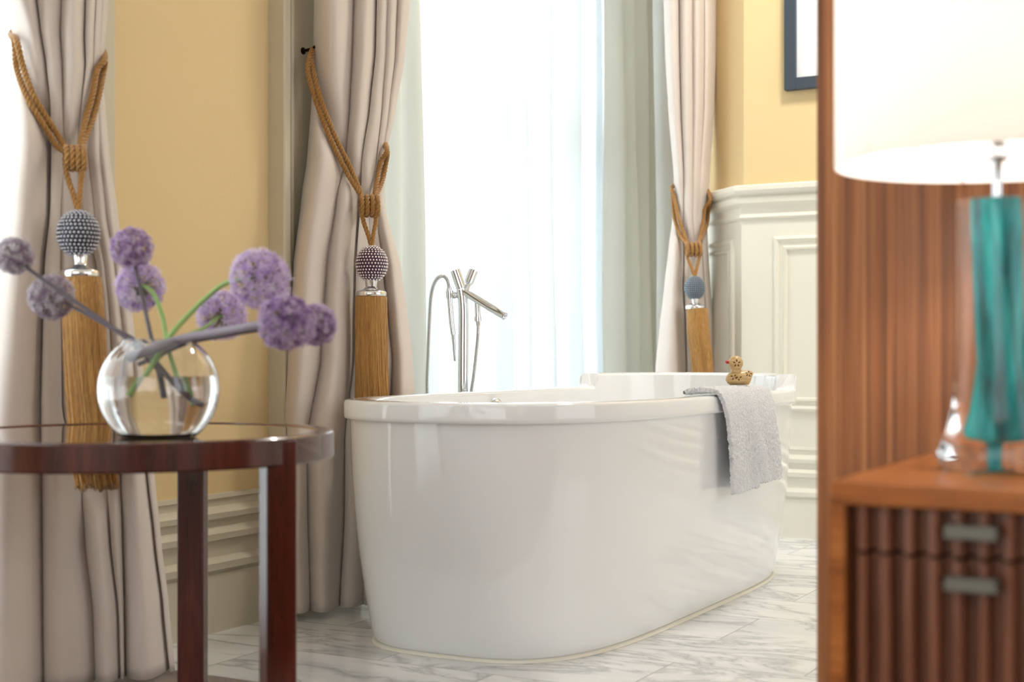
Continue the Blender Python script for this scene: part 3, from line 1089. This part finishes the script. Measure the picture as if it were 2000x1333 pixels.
# section of the drape: from inside the tub, over the rim, down the outside
sec = spline([Vector((0.092, 0.603, 0)), Vector((0.078, 0.610, 0)), Vector((0.05, 0.6125, 0)), Vector((0.018, 0.6115, 0)), Vector((-0.004, 0.605, 0)), Vector((-0.0135, 0.585, 0)), Vector((-0.0155, 0.55, 0)),
              Vector((-0.013, 0.50, 0)), Vector((-0.010, 0.45, 0)), Vector((-0.007, 0.40, 0)), Vector((-0.004, 0.342, 0))], 19)
rings = []
for i in range(NU + 1):
    s = i / NU
    row = []
    for j, p in enumerate(sec):
        q = j / (len(sec) - 1)
        z = p.y
        fall = max(0, (0.60 - z) / 0.26)
        u = TU0 + (TU1 - TU0) * s + 0.092 * fall + 0.008 * sin(fall * 5 + 4 * s)
        y = near_side(u) + p.x
        hang = max(0, min(1, fall * 1.6))
        fold = 0.014 * exp(-((s - 0.50 - 0.1 * fall) / 0.10) ** 2) + 0.007 * sin(8 * s + 1)
        y -= (fold + 0.006) * hang
        if q > 0.86: z -= (0.012 if s < 0.52 else 0.0) * (q - 0.86) / 0.14
        P = Vector((u, z, y + p.x))
        nn = noise.noise(P * 150) + 0.9 * noise.noise(P * 300 + Vector((5, 1, 2)))
        y -= 0.0030 * nn * (0.3 + hang)
        z += 0.0030 * nn * (1 - hang)
        row.append((u + 0.001 * noise.noise(P * 260), y, z))
    rings.append(row)
m.rings(rings, False)
tw = m.build('towel', TOWEL, smooth=True, angle=180)
sd = tw.modifiers.new('thick', 'SOLIDIFY'); sd.thickness = 0.011; sd.offset = 0.0
bv = tw.modifiers.new('round', 'BEVEL'); bv.width = 0.004; bv.segments = 2; bv.limit_method = 'ANGLE'; bv.angle_limit = 1.0
tag(tw, 'white terry hand towel draped over the bathtub rim under the wooden duck', 'towel')

# ------------------------------------------------------------------ wooden duck
DB = at(1443, 748, 4.03)
DB.z = 0.6205
duck = thing('toy_duck', DB, 'small carved wooden duck with red beak, standing on the towel', 'duck')
FX = -RGT                       # the duck looks along this
FY = Vector((0, 0, 1)).cross(FX)
K = 0.001487                    # metres per unit below


def dk(x, y, z):
    return DB + FX * (x * K) + FY * (y * K) + Vector((0, 0, z * K))


m = M()
rings = []
n = 28
for i in range(25):
    q = i / 24
    x = 25.5 - 53 * q
    e = max(0.0, 1 - (2 * q - 1) ** 2)
    half = 15.5 * max(e, 0.0) ** 0.5 * (1 - 0.25 * q) + 0.3
    top = 20 * (max(e, 0.0)) ** 0.45 * (1.0 - 0.15 * q) + 9 + 16 * max(0, q - 0.55) ** 1.5 * 2.2
    bot = 0 if 0.18 < q < 0.82 else (10 * ((0.18 - q) / 0.18) ** 2 if q <= 0.18 else 24 * ((q - 0.82) / 0.18) ** 1.6)
    if q > 0.9: top = min(top, 33); 
    mid, hh = (top + bot) / 2, max((top - bot) / 2, 0.4)
    if i in (0, 24): half, hh = 0.3, 0.5 + (0 if i == 0 else 1.5)
    rings.append([dk(x, half * cos(2 * pi * k / n), mid + hh * sin(2 * pi * k / n)) for k in range(n)])
m.rings(rings, True, True, True)
m.build('body', DUCKW, duck)
m = M()
m.ball(dk(6, 0, 41.5), 14.2 * K, 14.2 * K, 14.2 * K, 28, 18)
m.lathe(dk(6, 0, 24), [(10.5 * K, 0), (9.2 * K, 3 * K), (9.4 * K, 6 * K)], 24)
m.build('head', DUCKW, duck)
m = M()
R = Matrix((FX, FY, Vector((0, 0, 1)))).transposed()
m.ball(dk(22.0, 0, 44.5), 4.6 * K, 5 * K, 2.2 * K, 14, 8, R)
m.ball(dk(21.4, 0, 41.6), 3.6 * K, 4.2 * K, 1.6 * K, 14, 8, R)
tag(m.build('beak', BEAKM, duck), 'red beak')
for sgn in (-1, 1):
    m = M()
    for k in range(5):      # flower on the cheek
        a = 2 * pi * k / 5 + 0.3
        dx, dz = 4.6 * cos(a), 4.6 * sin(a)
        yy = sqrt(max(0, 14.2 ** 2 - dx * dx - dz * dz))
        rot = R @ Matrix.Rotation(-a * 1.0, 3, 'Y')
        m.ball(dk(6 + dx, sgn * yy, 41.5 + dz), 2.9 * K, 0.5 * K, 1.3 * K, 10, 6, rot)
    m.build('carved_flower', CARVE, duck, fix=False)
    for cx, cz, nn, rad in ((-17, 21, 5, 4.4), (11, 15, 4, 4.2), (2, 13.5, 3, 3.6)):
        m = M()
        for k in range(nn):
            a = 2 * pi * k / nn + 0.5
            x, z = cx + rad * cos(a), cz + rad * sin(a) * 0.8
            q = (25.5 - x) / 53
            e = max(0.01, 1 - (2 * q - 1) ** 2)
            half = 15.5 * e ** 0.5 * (1 - 0.25 * q)
            top = 20 * e ** 0.45 * (1.0 - 0.15 * q) + 9 + 16 * max(0, q - 0.55) ** 1.5 * 2.2
            bot = 0 if q < 0.82 else 24 * ((q - 0.82) / 0.18) ** 1.6
            w_ = max(-0.98, min(0.98, (z - (top + bot) / 2) / ((top - bot) / 2)))
            m.ball(dk(x, sgn * half * sqrt(1 - w_ * w_), z), 2.7 * K, 0.8 * K, 1.2 * K, 10, 6, R @ Matrix.Rotation(-a, 3, 'Y'))
        m.build('carved_flower', CARVE, duck, fix=False)

# ------------------------------------------------------------------ picture on the end wall
m = M()
px0 = 5.36
pf = thing('picture_frame', (px0, -1.06, 2.13), 'slate blue framed picture with white mount on the yellow wall', 'picture')
ya, yb, za, zb, fw = -0.762, -1.36, 1.726, 2.56, 0.046
m.box((px0 - 0.032, ya, za), (px0 - 0.001, ya - fw, zb)); m.box((px0 - 0.032, yb + fw, za), (px0 - 0.001, yb, zb))
m.box((px0 - 0.0318, ya - fw, za), (px0 - 0.001, yb + fw, za + fw)); m.box((px0 - 0.0318, ya - fw, zb - fw), (px0 - 0.001, yb + fw, zb))
m.build('frame', BLUEFRAME, pf, smooth=False, bevel=0.003)
m = M(); m.box((px0 - 0.014, ya - fw, za + fw), (px0 - 0.004, yb + fw, zb - fw)); m.build('mount', MATBOARD, pf, smooth=False)

# ------------------------------------------------------------------ round side table
TC = Vector((1.893, -0.661, 0))
TR, TZ = 0.352, 0.571
tbl = thing('side_table', TC, 'round dark mahogany side table with glass top carrying the allium vase', 'table')
m = M()
m.lathe(TC, [(TR - 0.032, TZ - 0.046), (TR - 0.003, TZ - 0.046), (TR, TZ - 0.043), (TR, TZ - 0.002), (TR - 0.003, TZ + 0.001), (TR - 0.028, TZ + 0.001), (TR - 0.032, TZ - 0.002), (TR - 0.032, TZ - 0.046)], 128)
m.build('apron', MAHOG, tbl, angle=35)
m = M()
m.lathe(TC, [(0.001, TZ - 0.012), (TR - 0.0325, TZ - 0.012), (TR - 0.0325, TZ - 0.001), (0.001, TZ - 0.001)], 128)
m.build('glass_top', SMOKE, tbl, angle=35)
toC = (Vector((CAM.x, CAM.y, 0)) - TC).normalized()
for th in (43, 160, -77):
    a = math.radians(th)
    d = Vector((toC.x * cos(a) - toC.y * sin(a), toC.x * sin(a) + toC.y * cos(a), 0))
    p = TC + d * (TR - 0.016)
    yaw = math.atan2(d.y, d.x) + math.radians(-22 if th > 0 and th < 90 else 0)
    ca, sa = cos(yaw), sin(yaw)
    pts = [(p.x + ca * x - sa * y, p.y + sa * x + ca * y) for x, y in ((-0.015, -0.027), (0.017, -0.027), (0.017, 0.027), (-0.015, 0.027))]
    m = M(); m.prism(pts, 0.0045, TZ - 0.004); m.build('leg', MAHOG, tbl, smooth=False, bevel=0.003)

# ------------------------------------------------------------------ bubble vase
VC = at(310, 761, 2.36)
VR = 0.0992
VZ = TZ + 0.001 - 0.001
vase = thing('bubble_vase', (VC.x, VC.y, VZ), 'clear glass bubble vase of water on the round table', 'vase')
zc = VC.z
m = M()
prof = []
cut0 = math.asin((VZ - zc) / VR)
cut1 = math.asin(min(0.99, 0.0800 / VR))
for i in range(33):
    a = cut0 + (cut1 - cut0) * i / 32
    prof.append((VR * cos(a), VR * sin(a)))
TH = 0.0042
prof.append((prof[-1][0] - 0.001, prof[-1][1] + 0.003))
prof.append((prof[-2][0] - 0.0035, prof[-2][1] + 0.002))
ri = VR - TH
c0 = math.asin((VZ + 0.006 - zc) / ri)
for i in range(33):
    a = cut1 + (c0 - cut1) * i / 32
    prof.append((ri * cos(a), ri * sin(a)))
prof = [(0.0005, VZ - zc)] + prof + [(0.0005, VZ + 0.006 - zc)]
m.lathe((VC.x, VC.y, zc), prof, 72)
m.build('glass_bowl', GLASS, vase, angle=50)
m = M()
rw = VR - TH - 0.0004
c0 = math.asin((VZ + 0.0064 - zc) / rw); c1 = math.asin(0.022 / rw)
pw = [(0.0005, VZ + 0.0064 - zc)] + [(rw * cos(c0 + (c1 - c0) * i / 28), rw * sin(c0 + (c1 - c0) * i / 28)) for i in range(29)] + [(0.0005, 0.022)]
m.lathe((VC.x, VC.y, zc), pw, 72)
m.build('water', WATER, vase, angle=50)


# ------------------------------------------------------------------ alliums
def allium(label, head, r, t, stem, mat_, smat, srad, seed, core=SEED):
    """head: image point, r: radius px, stem: list of (px, py, t) from the head down into the water."""
    rnd = random.Random(seed)
    c = at(head[0], head[1], t)
    R_ = r * t / F
    root = thing('allium', c, label, 'flower', 'allium stems in the vase')
    m = M()
    n = 230
    back = (at(*stem[1]) - c).normalized()
    for i in range(n):
        z = 1 - 2 * (i + 0.5) / n
        a = i * 2.399963 + rnd.uniform(-0.12, 0.12)
        rr_ = sqrt(1 - z * z)
        d = Vector((rr_ * cos(a), rr_ * sin(a), z + rnd.uniform(-0.05, 0.05))).normalized()
        if d.dot(back) > 0.93: continue
        rad = R_ * rnd.uniform(0.80, 0.97)
        p = c + d * rad
        u = d.orthogonal().normalized()
        v = d.cross(u)
        spin = rnd.uniform(0, 6.28)
        L = R_ * rnd.uniform(0.17, 0.24)
        for k in range(6):
            b = spin + k * pi / 3
            e = u * cos(b) + v * sin(b)
            s = d.cross(e)
            tip = p + e * L + d * L * rnd.uniform(0.15, 0.7)
            mid = p + e * L * 0.5 + d * L * 0.25
            m.add([p, mid + s * L * 0.17, tip, mid - s * L * 0.17], [(0, 1, 2, 3)])
        for k in range(2):   # stamens
            e = (d + u * rnd.uniform(-0.5, 0.5) + v * rnd.uniform(-0.5, 0.5)).normalized()
            s = e.orthogonal().normalized() * L * 0.04
            q = p + e * L * 0.85
            m.add([p - s, p + s, q + s * 1.6, q - s * 1.6], [(0, 1, 2, 3)])
    hd = m.build('flower_head', mat_, root, fix=False)
    m = M()
    for i in range(150):
        z = 1 - 2 * (i + 0.5) / 150
        a = i * 2.399963
        d = Vector((sqrt(1 - z * z) * cos(a), sqrt(1 - z * z) * sin(a), z))
        m.tube([c + d * R_ * 0.08, c + d * R_ * 0.84], [R_ * 0.008, R_ * 0.012], 4, False)
        m.ball(c + d * R_ * 0.83, R_ * 0.036, n=6, m=4)
    m.ball(c, R_ * 0.16, n=10, m=6)
    m.build('pedicels', core, hd, fix=False)
    pts = spline([at(*s) for s in stem], 10)
    m = M()
    nn = len(pts)
    m.tube(pts, [srad * (0.85 + 0.2 * i / nn) for i in range(nn)], 12)
    m.build('stem', smat, root)


allium('dusty mauve allium leaning furthest left, cut by the picture edge', (28, 500), 37, 2.38, [(28, 500, 2.38), (62, 530, 2.38), (150, 592, 2.37), (250, 663, 2.352), (302, 715, 2.345), (352, 768, 2.34), (388, 790, 2.34)], DUSTY, STEMD, 0.0042, 1)
allium('greyish mauve allium low on the left, in front of the curtain tassel', (101, 580), 45, 2.44, [(101, 580, 2.44), (135, 596, 2.43), (205, 634, 2.41), (268, 668, 2.385), (318, 722, 2.385), (362, 780, 2.38)], DUSTY, STEMD, 0.0034, 2)
allium('dark violet allium standing highest on the left side of the vase', (257, 485), 41, 2.40, [(257, 485, 2.40), (266, 530, 2.40), (282, 600, 2.39), (297, 668, 2.365), (308, 720, 2.363), (318, 774, 2.36)], VIOLET, STEMD, 0.0038, 3)
allium('lilac allium with hooked green stem, directly below the highest violet one', (273, 562), 48, 2.46, [(273, 562, 2.46), (284, 560, 2.43), (302, 578, 2.42), (318, 622, 2.41), (326, 668, 2.388), (340, 720, 2.372), (364, 785, 2.36)], LILAC, STEMG, 0.0040, 4)
allium('lilac allium behind the others, showing its green heart above the vase', (434, 617), 49, 2.50, [(434, 617, 2.50), (424, 622, 2.47), (400, 640, 2.44), (352, 662, 2.40), (318, 692, 2.405), (290, 720, 2.405)], LILAC, STEMG, 0.0032, 5)
allium('large pale lilac allium, highest on the right, on an arching green stem', (507, 545), 59, 2.34, [(507, 545, 2.34), (447, 551, 2.36), (405, 580, 2.37), (362, 622, 2.37), (328, 662, 2.345), (296, 715, 2.33), (262, 772, 2.325)], LILAC, STEMG, 0.0046, 6)
allium('dark violet allium on the thick grey stem reaching right', (560, 631), 56, 2.24, [(560, 631, 2.24), (505, 636, 2.25), (440, 648, 2.28), (360, 662, 2.322), (284, 688, 2.322), (250, 700, 2.325)], VIOLET, STEMP, 0.0082, 7)
allium('violet allium leaning furthest right, tucked behind the dark one', (618, 634), 41, 2.33, [(618, 634, 2.33), (570, 636, 2.33), (470, 650, 2.34), (392, 664, 2.35), (350, 676, 2.37), (270, 712, 2.372)], VIOLET, STEMD, 0.0040, 8)

# ------------------------------------------------------------------ walnut partition, nightstand, lamp
m = M()
m.box((2.022, -1.852, 0.0045), (2.10, -4.4, 2.45))
tag(m.build('walnut_partition', WALNUT, smooth=False, bevel=0.002), 'tall walnut veneered panel behind the nightstand and table lamp', 'panel')

NX0, NX1, NY1, NY0, NZ = 1.470, 2.0215, -2.026, -2.62, 0.5746
ns = thing('nightstand', ((NX0 + NX1) / 2, (NY0 + NY1) / 2, 0), 'walnut nightstand with fluted drawer fronts, below the teal lamp', 'nightstand')
m = M(); m.box((NX0, NY0, NZ - 0.024), (NX1, NY1, NZ)); m.build('top', NIGHT, ns, smooth=False, bevel=0.002)
for ya, yb in ((NY1 - 0.0005, NY1 - 0.016), (NY0 + 0.016, NY0 + 0.0005)):
    m = M(); m.box((NX0 + 0.001, ya, 0.06), (NX1, yb, NZ - 0.0245)); m.build('side_panel', NIGHT, ns, smooth=False)
m = M(); m.box((NX0 + 0.03, NY0 + 0.0165, 0.0045), (NX1 - 0.02, NY1 - 0.0165, 0.06)); m.build('plinth', SLAT, ns, smooth=False)
m = M(); m.box((NX1 - 0.012, NY0 + 0.0165, 0.061), (NX1, NY1 - 0.0165, NZ - 0.0245)); m.build('back_panel', NIGHT, ns, smooth=False)


def drawer(z0, z1, hz):
    m = M()
    m.box((NX0 + 0.034, NY0 + 0.017, z0), (NX0 + 0.06, NY1 - 0.017, z1))
    pitch = 0.0246
    y = NY1 - 0.0315
    while y > NY0 + 0.03:
        pts = []
        for k in range(9):
            a = pi * k / 8
            pts.append((NX0 + 0.016 - 0.0085 * sin(a) if 0 < k < 8 else NX0 + 0.0345, y + 0.0066 * cos(a)))
        m.prism(pts, z0, z1)
        y -= pitch
    d = m.build('drawer', SLAT, ns, smooth=True, angle=35)
    h = M()
    hy = at(1914, 1010, 1.46).y
    h.box((NX0 - 0.012, hy + 0.0255, hz - 0.0052), (NX0 + 0.012, hy - 0.0255, hz + 0.0052))
    h.box((NX0 - 0.012, hy + 0.0255, hz - 0.0085), (NX0 - 0.008, hy - 0.0255, hz + 0.0052))
    tag(h.build('pull', STEEL, d, smooth=False, bevel=0.0015), 'grey metal pull')
    return d


zs = CAM.z - (1078 - HOR) / F * 1.49
drawer(zs + 0.002, NZ - 0.0255, CAM.z - (1010 - HOR) / F * 1.545)
drawer(0.062, zs - 0.002, CAM.z - (1104 - HOR) / F * 1.545)

LT = 1.64
LP = at(1948, 692, LT)
LX, LY = LP.x, LP.y
lamp = thing('table_lamp', (LX, LY, NZ), 'lit table lamp with white drum shade and twisted teal glass base', 'lamp')
zz = lambda py: CAM.z + (HOR - py) / F * LT
mm_ = LT / F
m = M()
SR = 0.183
sb, stp = 0.927, 1.345
m.lathe((LX, LY, 0), [(SR, sb), (SR, stp), (SR - 0.002, stp), (SR - 0.002, sb), (SR, sb)], 96)
m.build('shade', SHADE, lamp, angle=35)
m = M()
for k in range(3):
    a = 2 * pi * k / 3 + 0.4
    m.tube([(LX, LY, sb + 0.012), (LX + (SR - 0.002) * cos(a), LY + (SR - 0.002) * sin(a), sb + 0.012)], 0.0016, 6)
m.lathe((LX, LY, sb), [(0.003, 0.004), (0.0125, 0.004), (0.0135, 0.007), (0.0135, 0.015), (0.0125, 0.018), (0.003, 0.018)], 28)
m.build('shade_fitting', CHROME, lamp)
m = M()
m.lathe((LX, LY, 0), [(0.001, zz(392)), (0.0058, zz(392)), (0.0058, sb + 0.01), (0.0105, sb + 0.02), (0.0105, sb + 0.055), (0.001, sb + 0.055)], 24)
m.build('socket', CHROME, lamp)
m = M()
m.ball((LX, LY, sb + 0.095), 0.030, 0.030, 0.034, 24, 16)
m.lathe((LX, LY, 0), [(0.012, sb + 0.052), (0.014, sb + 0.066), (0.022, sb + 0.075)], 24)
m.build('bulb', BULB, lamp)
bl = bpy.data.lights.new('lamp_light', 'POINT')
bl.energy = 7.5
bl.color = (1, 0.95, 0.89)
bl.shadow_soft_size = 0.045
blo = bpy.data.objects.new('lamp_light', bl)
COL.objects.link(blo)
blo.location = (LX, LY, sb + 0.16)
# clear outer body
m = M()
outer = [(0.0005, NZ + 0.0005), (55 * mm_, NZ + 0.0005), (104 * mm_, NZ + 0.0015), (117 * mm_, NZ + 0.010), (120 * mm_, zz(893)), (112 * mm_, zz(868)), (98 * mm_, zz(832)), (88 * mm_, zz(790)), (81 * mm_, zz(730)),
         (77 * mm_, zz(650)), (75.5 * mm_, zz(560)), (75 * mm_, zz(470)), (76 * mm_, zz(410)), (75 * mm_, zz(396)), (71 * mm_, zz(391)), (0.0005, zz(391))]
n = 96
rings = []
for r_, z in outer:
    row = []
    for i in range(n):
        a = 2 * pi * i / n
        k = 1 + 0.035 * cos(5 * a + (z - NZ) * 9) * min(1, r_ / 0.03)
        row.append((LX + r_ * k * cos(a), LY + r_ * k * sin(a), z))
    rings.append(row)
m.rings(rings)
m.build('clear_glass_body', GLASS, lamp, angle=50)
m = M()
core = [(0.0005, zz(400)), (40 * mm_, zz(400)), (44 * mm_, zz(406)), (43 * mm_, zz(480)), (42 * mm_, zz(560)), (43 * mm_, zz(640)), (46 * mm_, zz(720)), (52 * mm_, zz(790)), (60 * mm_, zz(840)), (62 * mm_, zz(858)), (56 * mm_, zz(868)),
        (24 * mm_, zz(874)), (18 * mm_, zz(886)), (17 * mm_, zz(905)), (18 * mm_, NZ + 0.006), (0.0005, NZ + 0.006)]
cs = spline([Vector((a, b, 0)) for a, b in core[1:-1]], 5)
rings = [[(LX, LY, core[0][1])] * n]
for p in cs:
    r_, z = p.x * 0.70, p.y
    row = []
    for i in range(n):
        a = 2 * pi * i / n
        amp = 0.22 if z > zz(872) else 0.05
        k = 1 + amp * cos(4 * (a + (z - NZ) * 6.0)) * min(1, r_ / 0.014) - 0.05
        row.append((LX + r_ * k * cos(a), LY + r_ * k * sin(a), z))
    rings.append(row)
rings.append([(LX, LY, core[-1][1])] * n)
m.rings(rings)
m.build('teal_core', TEAL, lamp, angle=60)
